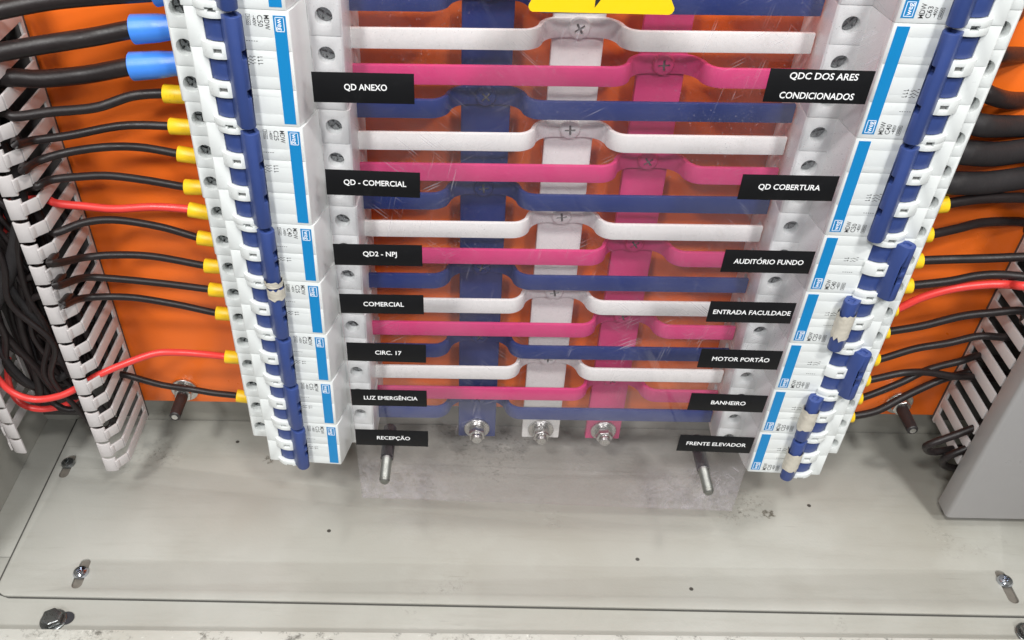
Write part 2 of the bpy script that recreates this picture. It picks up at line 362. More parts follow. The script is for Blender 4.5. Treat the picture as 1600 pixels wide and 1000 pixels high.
def cross_head(bm, c, axis, r, h):
    lathe(bm, c, axis, [(0, r), (h*.35, r), (h*.72, r*.86), (h*.95, r*.5), (h, r*.18)], 28)
def screw(name, label, group, c, axis, r, h, m='chrome'):
    t = thing(name, label, 'screw', V(*c), group)
    bm = bm_new(); cross_head(bm, (0, 0, 0), axis, r, h)
    bm2 = bm_new(); ax = Vector(axis)
    if abs(ax.y) > .5:
        bx(bm2, -r*.5, r*.5, h*.5, h*2, -.55, .55); bx(bm2, -.55, .55, h*.5, h*2, -r*.5, r*.5)
    else:
        bx(bm2, -r*.5, r*.5, -.6, .6, h*.5, h*2); bx(bm2, -.6, .6, -r*.5, r*.5, h*.5, h*2)
    obj('screw_head', baked(mesh('screw_head', bm, m), [('bool', mesh('c', bm2, 'hole'))]), t)
    bm = bm_new(); lathe(bm, (0, 0, 0), axis, [(-9, 2.2), (0, 2.2)], 14); obj('shank', mesh('shank', bm, 'dark_steel', 30), t)
    return t
for (x, a, b), f, lb in zip(SLOTS, (.5, .42, .36), ('bright cross-head screw in the slot at the front left of the bottom plate', 'dull cross-head screw in the slot below the left wire duct', 'bright cross-head screw in the slot at the front right of the bottom plate')):
    screw('floor_screw', lb, 'screws in the bottom plate slots', (x, ZF+.1, a+(b-a)*f), (0, 1, 0), 4.9, 3.2, 'chrome' if 'bright' in lb else 'dark_steel')
for x, d, lb in ((-310.5, 156.5, 'dark hexagon bolt half hidden by the chipped sill on the left'), (305.5, 152.5, 'dark hexagon bolt by the sill at the right edge')):
    t = thing('frame_bolt', lb, 'bolt', V(x, ZF-2.6, d), 'hexagon bolts in the cabinet frame')
    bm = bm_new(); lathe(bm, (0, 0, 0), (0, 1, 0), [(0, 8.2), (1.2, 8.2), (1.5, 7.8)], 28); obj('washer', mesh('washer', bm, 'dark_steel', 30), t)
    bm = bm_new(); lathe(bm, (0, 1.8, 0), (0, 1, 0), [(0, 6.7), (3.2, 6.7), (4, 6.0)], 6); obj('bolt_head', baked(mesh('bolt_head', bm, 'dark_steel'), [('bevel', .4)]), t)
    bm = bm_new(); lathe(bm, (7.5, .3, -2), (0, 1, 0), [(0, 4.8), (.4, 4.8)], 20); obj('slot_hole', mesh('slot_hole', bm, 'hole', 30), t)

# orange mounting plate
bm = bm_new(); bx(bm, -352, 352, 4.6, 500, -2.5, 0)
o = obj('mounting_plate', baked(mesh('mounting_plate', bm, 'orange'), [('bevel', .5)])); tag(o, 'orange painted steel mounting plate behind the breakers and ducts', 'mounting plate')

# fixing studs of the orange plate
for x, lb in ((-254.3, 'fixing stud with black sleeve low on the orange plate at left'), (255.5, 'fixing stud with black sleeve low on the orange plate at right')):
    t = thing('fixing_stud', lb, 'stud', V(x, 17, 0), 'studs along the foot of the orange plate')
    bm = bm_new(); lathe(bm, (0, 0, .1), (0, 0, 1), [(0, 9.6), (1.6, 9.6), (1.9, 9.2)], 32); obj('washer', mesh('washer', bm, 'steel', 30), t)
    bm = bm_new(); lathe(bm, (0, 0, 2.1), (0, 0, 1), [(0, 6.6), (5, 6.6), (5.6, 5.9)], 6, .3); obj('nut', baked(mesh('nut', bm, 'steel'), [('bevel', .4)]), t)
    bm = bm_new(); lathe(bm, (0, 0, 5.5), (0, 0, 1), [(0, 4.1), (23, 3.8), (23.8, 3.3)], 24); obj('rubber_sleeve', mesh('rubber_sleeve', bm, 'black_rubber', 30), t)
    bm = bm_new(); lathe(bm, (0, 0, -20), (0, 0, 1), [(0, 2.1), (49.6, 2.1)], 16); obj('rod', mesh('rod', bm, 'steel', 30), t)

# ================================================================== wire ducts
def arc(cx, cd_, r, a0, a1, n): return [(cx+r*math.sin(rad(a0+(a1-a0)*i/n)), cd_+r*math.cos(rad(a0+(a1-a0)*i/n))) for i in range(n+1)]
PITCH = 14.2
def finger_mesh(sgn):
    "one finger of a slotted duct wall: arm, slanted ledge and wide front lip, in (x,d) with x inward = -sgn"
    bm = bm_new(); w = 3.75
    def slab(p, q, w0, w1, th=1.5):
        p, q = Vector(p), Vector(q); t = (q-p).normalized(); n = Vector((-t.y, t.x))*th
        c = [p, q, q+n, p+n]; z = [w0, w1, w1, w0]
        A = [bm.verts.new(V(k.x*-sgn, -zz, k.y)) for k, zz in zip(c, z)]; B = [bm.verts.new(V(k.x*-sgn, zz, k.y)) for k, zz in zip(c, z)]
        bm.faces.new(A); bm.faces.new(B[::-1])
        for i in range(4): bm.faces.new([A[i], B[i], B[(i+1) % 4], A[(i+1) % 4]])
    slab((0, 5.5), (0, 49), w, w)
    slab((0, 49), (5.2, 55.5), w, w*.93)
    cs = [(5.0, 56.4, 6.1), (7.0, 57.7, 5.9), (9.2, 58.3, 5.7), (11.4, 58.2, 5.9), (13.6, 57.4, 6.5)]
    F = [[bm.verts.new(V(x*-sgn, q*w_, d+o_)) for x, d, w_ in cs] for q, o_ in ((-1, 0), (1, 0), (1, -1.6), (-1, -1.6))]
    for i in range(4):
        for k in range(4): bm.faces.new([F[i][k], F[i][k+1], F[(i+1) % 4][k+1], F[(i+1) % 4][k]])
    bm.faces.new([f[0] for f in F]); bm.faces.new([f[-1] for f in F][::-1])
    slab((4.2, 54.8), (5.6, 57.4), w*.93, w*.93, 1.4)
    return baked(mesh('finger', bm, 'duct'), [('bevel', .35)])
fm = {s: finger_mesh(s) for s in (-1, 1)}
def duct(name, label, walls, ztop, cover):
    "walls: (x, outward direction, lowest finger centre) of the two slotted walls"
    a, c = sorted(k[0] for k in walls); zl = walls[-1][2]
    t = thing(name, label, 'wire duct', V((a+c)/2, zl-7, 0)); b = t.location
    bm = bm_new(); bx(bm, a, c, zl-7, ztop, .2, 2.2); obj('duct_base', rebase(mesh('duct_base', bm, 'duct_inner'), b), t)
    for x, s, z0 in walls:
        bm = bm_new(); bx(bm, *sorted((x, x-s*1.5)), z0-7, ztop, 2.2, 5.5); obj('slotted_wall', rebase(mesh('slotted_wall', bm, 'duct'), b), t)
        k = 0
        while z0+k*PITCH < ztop-5:
            f = obj('finger', fm[s], t); f.location = V(x, z0+k*PITCH, 0)-b; k += 1
    if cover:
        bm = bm_new()
        co = arc(a-1.3, 66, 3, -90, 0, 5)+arc(c+1.3, 66, 3, 0, 90, 5)
        prism(bm, [(a-4.3, 54)]+co+[(c+4.3, 54), (c+2.6, 54), (c+2.6, 67), (a-2.6, 67), (a-2.6, 54)], 'z', -27.5, ztop)
        obj('duct_cover', rebase(baked(mesh('duct_cover', bm, 'cover'), [('bevel', .5)]), b), t)
    return t
duct('wire_duct', 'open grey slotted wire duct full of black cables at left', ((-363, -1, 14), (-286, 1, -2.3)), 362, False)
duct('wire_duct', 'grey slotted wire duct with its smooth cover on at right', ((346, 1, 9.1), (284, -1, 9.1)), 362, True)

# ================================================================== busbars
Z0 = 300.48; BP = 18.0; DB = 34.2
def bar_strip(pts, z0, z1, th):
    "flat bar following (x,d) points of its front face"
    n = len(pts); back = []
    for i, p in enumerate(pts):
        t = (Vector(pts[min(i+1, n-1)])-Vector(pts[max(i-1, 0)])).normalized(); back.append((p[0]+t.y*th, p[1]-t.x*th))
    bm = bm_new(); prism(bm, list(pts)+back[::-1], 'z', z0, z1); return bm
VB = {'white': (-12.2, 14.4), 'pink': (33.6, 58.2), 'blue': (-58, -31.5)}
BT = 14.2
for c, (a, b) in VB.items():
    bm = bm_new(); bx(bm, a, b, -11.5, 520, BT-5, BT)
    o = obj('vertical_busbar', baked(mesh('vertical_busbar', bm, 'bar_'+c), [('bevel', .7)]))
    pos = {'white': 'in the middle', 'pink': 'right of the white one', 'blue': 'left of the white one'}[c]
    tag(o, f'{c} insulated vertical busbar standing {pos}', 'busbar', 'vertical busbars')
    t = thing('busbar_bolt', f'plated hexagon bolt through the foot of the {c} vertical busbar', 'bolt', V((a+b)/2, -2.5, BT), 'bolts at the foot of the vertical busbars')
    bm = bm_new(); lathe(bm, (0, 0, .1), (0, 0, 1), [(0, 9.0), (1.5, 9.0), (1.9, 8.5)], 36); obj('washer', mesh('washer', bm, 'steel', 30), t)
    bm = bm_new(); lathe(bm, (0, 0, 2), (0, 0, 1), [(0, 6.3), (1.6, 6.3)], 30); obj('spring_washer', mesh('spring_washer', bm, 'steel', 30), t)
    bm = bm_new(); lathe(bm, (0, 0, 3.7), (0, 0, 1), [(0, 6.2), (5.0, 6.2), (5.6, 5.5)], 6, random.random()); obj('nut', baked(mesh('nut', bm, 'steel'), [('bevel', .4)]), t)
    bm = bm_new(); lathe(bm, (0, 0, -11), (0, 0, 1), [(0, 4.1), (22.5, 4.1), (24, 3.2)], 20); obj('shank', mesh('shank', bm, 'steel', 30), t)

order = {0: 'blue', 1: 'white', 2: 'pink'}
words = ['topmost', 'second', 'third', 'fourth', 'fifth', 'lowest']
cnt = {'blue': 0, 'white': 0, 'pink': 0}
for i in range(-1, 16):
    c = order[i % 3]
    z = Z0-BP*i; a, b = VB[c]; dx = 21; lo = BT+2.6
    L_ = -113.5; R_ = 113.5
    def sbend(x0_, x1_, d0_, d1_):
        "two tangent arcs"
        X, D = x1_-x0_, d1_-d0_; h = abs(D)/2; R = (X*X/4+h*h)/(2*h); th = math.asin(min(1, X/2/R)); th = th if R*(1-math.cos(th)) > h-1e-3 else math.pi-th; sg = 1 if D > 0 else -1
        q = [(x0_+R*math.sin(th*k/9), d0_+sg*R*(1-math.cos(th*k/9))) for k in range(10)]
        return q+[(x0_+x1_-x, d0_+d1_-d) for x, d in q[-2::-1]]
    pts = [(L_, DB)]+sbend(a-dx+5, a+5, DB, lo)+sbend(b-5, b+dx-5, lo, DB)+[(R_, DB)]
    bm = bar_strip(pts, -5.1, 5.1, 2.5)
    loc = V(0, z, 0)
    n = cnt[c]; cnt[c] += 1
    if i == -1: lb = 'pink branch busbar at the very top behind the yellow sign'
    elif c == 'white': lb = f'{words[n] if n < 4 else "lowest"} white branch busbar bent back onto the white upright'
    elif c == 'pink':
        n -= 1; lb = f'{words[n] if n < 4 else "lowest"} pink branch busbar, just below a white one'
    else: lb = f'{words[n] if n < 5 else "lowest"} blue branch busbar, dark behind the clear cover'
    t = thing('branch_busbar', lb, 'busbar', loc, f'{c} branch busbars between the breaker columns'); t.rotation_euler = (0, rad(-.23), 0)
    obj('bar', baked(mesh('bar', bm, 'bar_'+c), [('bevel', .7)]), t)
    bm = bm_new(); cross_head(bm, ((a+b)/2, .4, lo), (0, 0, 1), 5.6, 3.2)
    b2 = bm_new(); x = (a+b)/2; an = random.uniform(0, 1.5)
    for q in (an, an+math.pi/2):
        u = Vector((math.cos(q), math.sin(q))); p = Vector((-u.y, u.x)); pl = [Vector((x, .4))+u*s1*2.9+p*s2*.6 for s1, s2 in ((-1, -1), (1, -1), (1, 1), (-1, 1))]
        prism(b2, [tuple(k) for k in pl], 'd', lo+1.6, lo+6)
    b3 = bm_new()  # darker grey cross laid into the driver recess
    for q in (an, an+math.pi/2):
        u = Vector((math.cos(q), math.sin(q))); p = Vector((-u.y, u.x)); pl = [Vector((x, .4))+u*s1*2.8+p*s2*.55 for s1, s2 in ((-1, -1), (1, -1), (1, 1), (-1, 1))]
        prism(b3, [tuple(k) for k in pl], 'd', lo+1.2+q*.01, lo+2.1+q*.01)
    sc_ = obj('screw', baked(mesh('screw', bm, {'white': 'bar_white', 'pink': 'bar_pink', 'blue': 'bar_blue'}[c]), [('bool', mesh('c', b2, 'hole'))]), t); obj('recess', mesh('recess', b3, 'recess'), sc_)

# ================================================================== breakers
DN = 73.65; DS = 53.1
FRAME = {'L': dict(X=-155.47, ya=-2.838, ro=-1.129, dz=0), 'R': dict(X=155.66, ya=-2.612, ro=.07, dz=-2.08)}
def circle_prism(bm, cx, cz, r, axis, a, b, n=20, rx=1.0):
    prism(bm, [(cx+rx*r*math.cos(2*math.pi*i/n), cz+r*math.sin(2*math.pi*i/n)) for i in range(n)], axis, a, b)
AX, AD = -9.0, 67.0                                            # lever axis
_cache = {}
def breaker_meshes(N):
    if N in _cache: return _cache[N]
    H = N*9-.15; top = N*9; out = {}
    bm = bm_new()
    prism(bm, [(-39.8, 7.6), (-39.8, DS-1), (-38.8, DS), (-27.2, DS), (-24.3, DN-4), (-23.2, DN-.4), (-22.6, DN), (22.7, DN), (23.3, DN-.4), (24.4, DN-4), (27.3, DS), (41.5, DS), (42.5, DS-1), (42.5, 7.6)], 'z', -H, H)
    cut = bm_new()
    for p in range(N):
        z = top-18*p-9
        for x in (34.2, -33.4): circle_prism(cut, x, z, 4.15, 'd', DS-9, DS+3, 24)
        for x0_, x1_ in ((36, 44), (-44, -35)): circle_prism(cut, z, 27, 4.9, 'x', x0_, x1_, 20)
        bx(cut, -15.4, -2.6, z-5.6, z+5.6, 60, 80)
        if p:
            zb = top-18*p
            bx(cut, -50, 50, zb-.16, zb+.16, DN-.35, DN+2)
            for s in (-1, 1): bx(cut, *sorted((s*27.8, s*50)), zb-.2, zb+.2, DS-.5, DS+2)
        # shallow moulded steps on the front
        bx(cut, -1.5, 15.3, z-3.05, z-2.9, DN-.12, DN+2); bx(cut, -1.5, 15.3, z+5.3, z+5.45, DN-.12, DN+2)
    out['body'] = baked(mesh('body', bm, 'white'), [('bool', mesh('c', cut, 'white')), ('bevel', .3)])
    bm = bm_new()
    bx(bm, 16.1, 21.75, top-2.2-(N*18-3.6), top-2.2, DN+.02, DN+.14)
    out['stripe'] = mesh('stripe', bm, 'stripe')
    bm = bm_new(); zc = top-6.0
    for q in ((16.9, 20.9, zc+2.9, zc+3.2), (16.9, 20.9, zc-3.2, zc-2.9), (16.9, 17.2, zc-3.2, zc+3.2), (20.6, 20.9, zc-3.2, zc+3.2)): bx(bm, *q, DN+.14, DN+.2)
    text_bm(bm, 'weg', 18.9, zc, DN+.22, 2.5, 5.2, -90, .012)
    out['logo'] = mesh('logo', bm, 'logo')
    # lever drum and its ganged bar (built on the lever axis, upright = 0 degrees)
    bm = bm_new(); pl = arc(0, 0, 8.6, -80, 80, 16)
    prism(bm, pl, 'z', -5.2, 5.2)
    out['drum'] = baked(mesh('lever_drum', bm, 'toggle'), [('bevel', .35)])
    bm = bm_new(); hw = 3.9
    sec = [(-hw, 6.9), (-hw, 14.2)]+[(-hw*math.cos(math.pi*k/10), 14.2+hw*math.sin(math.pi*k/10)) for k in range(1, 10)]+[(hw, 14.2), (hw, 6.9)]
    for s in range(1): prism(bm, [(x, max(d, 8.9)) for x, d in sec], 'z', -(H-1.1), H-1.1)
    cut = bm_new()
    zs = [top-18*k for k in range(1, N)] if N == 3 else [top-18+3.2, top-18-3.2]
    for z in zs: bx(cut, .5, 3.15, z-1.9, z+1.9, 12.5, 20)
    for s in (-1, 1):
        bx(cut, -1.6, 1.6, *sorted((s*(H-2.4), s*(H+3))), 11.6, 15.4)
    out['bar'] = baked(mesh('lever_bar', bm, 'toggle'), [('bool', mesh('c', cut, 'toggle')), ('bevel', .55)])
    bm = bm_new(); prism(bm, [(-3.4, 6.6), (-3.4, 10.2), (3.4, 10.2), (3.4, 6.6)], 'z', -5.1, 5.1)
    out['arm'] = baked(mesh('lever_arm', bm, 'toggle'), [('bevel', .4)])
    # raised white bridge between two levers
    bm = bm_new(); pl = arc(AX, AD, 10.9, -52, 44, 14)+arc(AX, AD, 8.2, 44, -52, 14)
    prism(bm, pl, 'z', -3.5, 3.5)
    cut = bm_new(); bx(cut, -11.6, -7.6, -1.15, 1.15, 74, 82)
    out['bridge'] = baked(mesh('bridge', bm, 'white'), [('bool', mesh('c', cut, 'white')), ('bevel', .4)])
    bm = bm_new(); bx(bm, -11.4, -7.8, -1.1, 1.1, 75.3, 75.9); out['bridge_window'] = mesh('bridge_window', bm, 'window')
    # the end bridges are cut in half by the joint
    for nm, za, zb in (('bridge_top', -3.5, -.12), ('bridge_bottom', .12, 3.5)):
        bm = bm_new(); prism(bm, pl, 'z', za, zb); cut = bm_new(); bx(cut, -11.6, -7.6, -1.15, 1.15, 74, 82)
        out[nm] = baked(mesh('bridge', bm, 'white'), [('bool', mesh('c', cut, 'white')), ('bevel', .3)])
    # terminal screw
    bm = bm_new(); lathe(bm, (0, 0, DS-8.6), (0, 0, 1), [(0, 3.75), (3.4, 3.75), (3.9, 3.3)], 24)
    cut = bm_new(); bx(cut, -3.2, 3.2, -.5, .5, DS-6, DS); bx(cut, -.5, .5, -3.2, 3.2, DS-6, DS)
    out['screw'] = baked(mesh('terminal_screw', bm, 'dark_steel'), [('bool', mesh('c', cut, 'dark_steel'))])
    _cache[N] = out; return out
_mark = {}
def markings(N, rating):
    if (N, rating) in _mark: return _mark[(N, rating)]
    top = N*9; bm = bm_new(); D = DN+.06
    text_bm(bm, 'MDW', 13.3, top-5.4, D, 2.4, 6.3, -90, .004)
    text_bm(bm, rating, 10.3, top-4.9, D, 2.4, 5.0, -90, .004)
    text_bm(bm, '~400V', 7.7, top-4.9, D, 1.6, 4.6, -90, .004)
    for q in ((4.1, 6.0, top-2.3, top-2.12), (4.1, 6.0, top-6.9, top-6.72), (4.1, 4.28, top-6.9, top-2.12), (5.82, 6.0, top-6.9, top-2.12)): bx(bm, *q, D-.02, D)
    text_bm(bm, '3000', 5.05, top-4.5, D, 1.1, 3.6, -90, .008)
    # dashed line and the little pole diagrams
    for k in range(5): bx(bm, 2.9+k*1.12, 3.6+k*1.12, top-14.0, top-13.75, D-.02, D)
    for k in range(N):
        z = top-21.2-k*1.5
        for xa, xb, dz in ((2.2, 3.3, -.5), (3.3, 4.3, .35), (4.3, 5.2, 0), (5.2, 6.2, .4), (7.0, 8.0, .1), (8.1, 9.4, .3)):
            bx(bm, xa, xb, z+dz-.13, z+dz+.13, D-.02, D)
        bx(bm, 7.3, 7.55, z-.4, z+.5, D-.02, D)
    _mark[(N, rating)] = mesh('rating_print', bm, 'print'); return _mark[(N, rating)]
def tape_mesh(za, zb, seed):
    rnd = random.Random(seed); bm = bm_new(); n = 22; k = 14; rings = []
    for j in range(k+1):
        ring = []
        for i in range(n):
            a = 2*math.pi*i/n; z = za+(zb-za)*j/k
            if j in (0, k): z += rnd.uniform(-1.1, 1.1)*(1+.8*math.sin(a*2+seed))
            rr = 1+rnd.uniform(-.02, .055)
            ring.append(bm.verts.new(V(4.75*math.cos(a)*rr, z, 13.8+4.9*math.sin(a)*rr)))
        rings.append(ring)
    for a, b in zip(rings, rings[1:]):
        for i in range(n): bm.faces.new([a[i], a[(i+1) % n], b[(i+1) % n], b[i]])
    return mesh('masking_tape', bm, 'tape', 60)

def breaker(side, k0, N, rating, label, on=True, tapes=()):
    f = FRAME[side]; mm_ = breaker_meshes(N)
    zc = Z0+9-9*(2*k0+N)+f['dz']; ya = rad(f['ya'])
    t = thing('circuit_breaker', label, 'circuit breaker', V(f['X']-60*math.sin(ya), zc, 60-60*math.cos(ya)), f'circuit breakers in the {"left" if side == "L" else "right"} column')
    t.rotation_euler = (0, -rad(f['ro'])+(math.pi if side == 'R' else 0), ya)
    top = N*9
    obj('body', mm_['body'], t)
    st = obj('stripe', mm_['stripe'], t); obj('logo', mm_['logo'], st)
    obj('rating_print', markings(N, rating), t)
    ang = 38 if on else -42
    lev = None
    br = obj('lever_bar', mm_['bar'], t); br.location = V(AX, 0, AD); br.rotation_euler = (0, 0, rad(ang))
    for za, zb, sd in tapes:
        obj('masking_tape', tape_mesh(za, zb, sd), br)
    for p in range(N):
        z = top-9-18*p
        d = obj('lever', mm_['drum'], t); d.location = V(AX, z, AD); d.rotation_euler = (0, 0, rad(ang*.35))
        a = obj('lever_arm', mm_['arm'], d); a.rotation_euler = (0, 0, rad(ang*.65))
        for x in (34.2, -33.4):
            s = obj('terminal_screw', mm_['screw'], t); s.location = V(x, z, 0); s.rotation_euler = (0, random.uniform(0, 1.5), 0)
        if p:
            b = obj('bridge', mm_['bridge'], t); b.location = V(0, top-18*p, 0)
            wn = obj('bridge_window', mm_['bridge_window'], b)
    b = obj('bridge', mm_['bridge_top'], t); b.location = V(0, top, 0)
    b = obj('bridge', mm_['bridge_bottom'], t); b.location = V(0, -top, 0)
    return t

lefts = [(-3, 3, 'C50', 'white breaker cut off by the top edge, left column', True, ()),
 (0, 3, 'C50', 'white three-pole C50 breaker beside the QD ANEXO label', True, ()),
 (3, 3, 'C25', 'white three-pole C25 breaker beside the QD - COMERCIAL label', True, ()),
 (6, 2, 'C40', 'white two-pole C40 breaker beside the QD2 - NPJ label', True, ((-17.6, -14.4, 3),)),
 (8, 2, 'C25', 'white two-pole C25 breaker with torn tape on its lever, beside the COMERCIAL label', True, ((10.6, 17.2, 9),)),
 (10, 2, 'C25', 'white two-pole breaker beside the CIRC. 17 label', True, ()),
 (12, 2, 'C25', 'white two-pole breaker beside the LUZ EMERGÊNCIA label', True, ()),
 (14, 2, 'C25', 'lowest breaker of the left column, beside the RECEPÇÃO label', True, ())]
rights = [(-3, 3, 'C63', 'white C63 breaker cut off by the top edge, right column', True, ()),
 (0, 3, 'C40', 'white three-pole C40 breaker beside the QDC DOS ARES CONDICIONADOS label', True, ()),
 (3, 3, 'C50', 'white three-pole C50 breaker beside the QD COBERTURA label', True, ()),
 (6, 2, 'C40', 'white two-pole C40 breaker with lever thrown outward, beside AUDITÓRIO FUNDO', False, ()),
 (8, 2, 'C25', 'white two-pole breaker with taped lever beside the ENTRADA FACULDADE label', True, ((-8.5, 7.5, 5),)),
 (10, 2, 'C25', 'white two-pole breaker with lever thrown outward, beside MOTOR PORTÃO', False, ()),
 (12, 2, 'C25', 'white two-pole breaker with taped lever beside the BANHEIRO label', True, ((-8.0, 7.0, 6),)),
 (14, 2, 'C25', 'lowest breaker of the right column, stained tape on its lever', True, ((-7.0, 7.5, 8),))]
for k0, N, rt, lb, on, tp in lefts: breaker('L', k0, N, rt, lb, on, tp)
for k0, N, rt, lb, on, tp in rights: breaker('R', k0, N, rt, lb, on, tp)
for s, lb in (('L', 'steel mounting rail hidden behind the left breaker column'), ('R', 'steel mounting rail hidden behind the right breaker column')):
    f = FRAME[s]; bm = bm_new(); bx(bm, f['X']-17+3, f['X']+17+3, 6, 480, .1, 6.4)
    tag(obj('mounting_rail', mesh('mounting_rail', bm, 'steel')), lb, 'rail', 'breaker mounting rails')

# ================================================================== clear cover, labels, sign, rods
AXL, AXR, DA = -122.4, 126.4, 80.0
acr = V(2.0, -6.8, DA)
bm = bm_new(); prism(bm, [(-122.6, 3.2), (124.1, -3.3), (125.3, 470), (-126.6, 470)], 'd', -1.5, 1.5)
cut = bm_new()
for x, z in ((-104.6, 38.8), (98.3, 34.2)): circle_prism(cut, x, z, 4.3, 'd', -4, 4, 24)
cov = obj('clear_cover', baked(mesh('clear_cover', bm, 'acrylic'), [('bool', mesh('c', cut, 'acrylic')), ('bevel', .25)]))
cov.location = acr; tag(cov, 'scratched clear acrylic sheet standing in front of the coloured busbars', 'clear cover')

for (x, z, lab) in ((-102.6, 32.0, 'threaded rod holding the clear cover at its lower left corner'), (100.3, 27.4, 'threaded rod holding the clear cover at its lower right corner')):
    t = thing('threaded_rod', lab, 'rod', V(x, z, -24), 'rods through the clear cover')
    bm = bm_new(); prof = []
    for k in range(0, 40): prof += [(62+k*1.5, 2.55), (62+k*1.5+.75, 3.35)]
    lathe(bm, (0, 0, 0), (0, 0, 1), [(76, 2.8), (77, 3.0)]+[p for p in prof if 78 < p[0] < 121.5]+[(122.9, 2.6), (123.2, 2.0)], 20); obj('rod', mesh('rod', bm, 'rod', 20), t)
    bm = bm_new(); lathe(bm, (0, 0, 75), (0, 0, 1), [(0, 3.9), (.8, 4.3), (27.4, 4.1)], 22); obj('rubber_sleeve', mesh('rubber_sleeve', bm, 'black_rubber', 30), t)

LABELS = [  # text, centre x, centre z, width, height, tilt, text width(s)
 ('QD ANEXO', -101.1, 278.0, 46, 14.2, -.3, 19.4), ('QD - COMERCIAL', -99.6, 229.8, 46, 13.8, -1.3, 30.5), ('QD2 - NPJ', -99.4, 188.4, 46, 13.0, .1, 17.6),
 ('COMERCIAL', -99.1, 156.8, 45.5, 12.9, .1, 22.0), ('CIRC. 17', -98.2, 122.5, 45, 13.4, -.9, 15.0), ('LUZ EMERGÊNCIA', -98.4, 87.4, 45, 13.0, -.2, 32.0), ('RECEPÇÃO', -98.2, 53.6, 45, 13.6, -.9, 20.6),
 ('QDC DOS ARES|CONDICIONADOS', 103.0, 282.2, 46.5, 15.4, -.6, 30.5), ('QD COBERTURA', 102.2, 231.4, 46.5, 13.6, -.2, 30.0), ('AUDITÓRIO FUNDO', 102.5, 188.5, 46.2, 13.8, -.3, 36.0),
 ('ENTRADA FACULDADE', 101.3, 155.6, 46.2, 14.0, -.4, 42.0), ('MOTOR PORTÃO', 102.5, 122.3, 46, 13.9, -1.0, 32.5), ('BANHEIRO', 102.5, 88.5, 45.2, 13.6, -1.5, 20.5), ('FRENTE ELEVADOR', 102.3, 53.5, 46, 14.0, -1.6, 37.0)]
for s, x, z, wd, hh, tilt, tw in LABELS:
    rd = s.replace('|', ' ')
    t = thing('name_label', f'black name label with white letters reading {rd}', 'label', V(x, z, DA+1.6), 'black name labels on the clear cover'); t.rotation_euler = (0, rad(-tilt), 0)
    bm = bm_new(); bx(bm, -wd/2, wd/2, -hh/2, hh/2, 0, .25); obj('backing', baked(mesh('backing', bm, 'label'), [('bevel', .08)]), t)
    bm = bm_new(); ln = s.split('|')
    if len(ln) == 2:
        text_bm(bm, ln[0], 1.2, hh*.28, .29, 3.1, tw, 0, .016); text_bm(bm, ln[1], .4, -hh*.28, .29, 3.1, 33.5, 0, .016)
    else: text_bm(bm, s, 1.0 if x < 0 else .6, 0, .29, 3.0, tw, 0, .016)
    obj('lettering', mesh('lettering', bm, 'letter'), t)

t = thing('warning_sign', 'yellow triangular sign with black lightning tip at the top edge', 'sign', V(2.2, 312.7, DA+1.6)); t.rotation_euler = (0, rad(.4), 0)
def rtri(w, r):
    h = w*.866; P = [Vector((-w/2, 0)), Vector((w/2, 0)), Vector((0, h))]; pl = []
    for i in range(3):
        p, a, b = P[i], P[i-1], P[(i+1) % 3]; u = (a-p).normalized(); v = (b-p).normalized(); c = p+(u+v).normalized()*2*r
        s = p+u*r*1.732; e = p+v*r*1.732
        for k in range(6):
            q = c+((s-c)*(1-k/5)+(e-c)*(k/5)).normalized()*r; pl.append(tuple(q))
    return pl
bm = bm_new(); prism(bm, rtri(65, 2.2), 'd', 0, .25); obj('triangle', mesh('triangle', bm, 'sign'), t)
bm = bm_new(); prism(bm, [(-2.9, 2.2), (-2.9, 11), (-5.5, 11.2), (-1, 24), (4, 24), (1.2, 13.5), (4.5, 13)], 'd', .25, .32); obj('lightning_bolt', mesh('lightning_bolt', bm, 'print'), t)

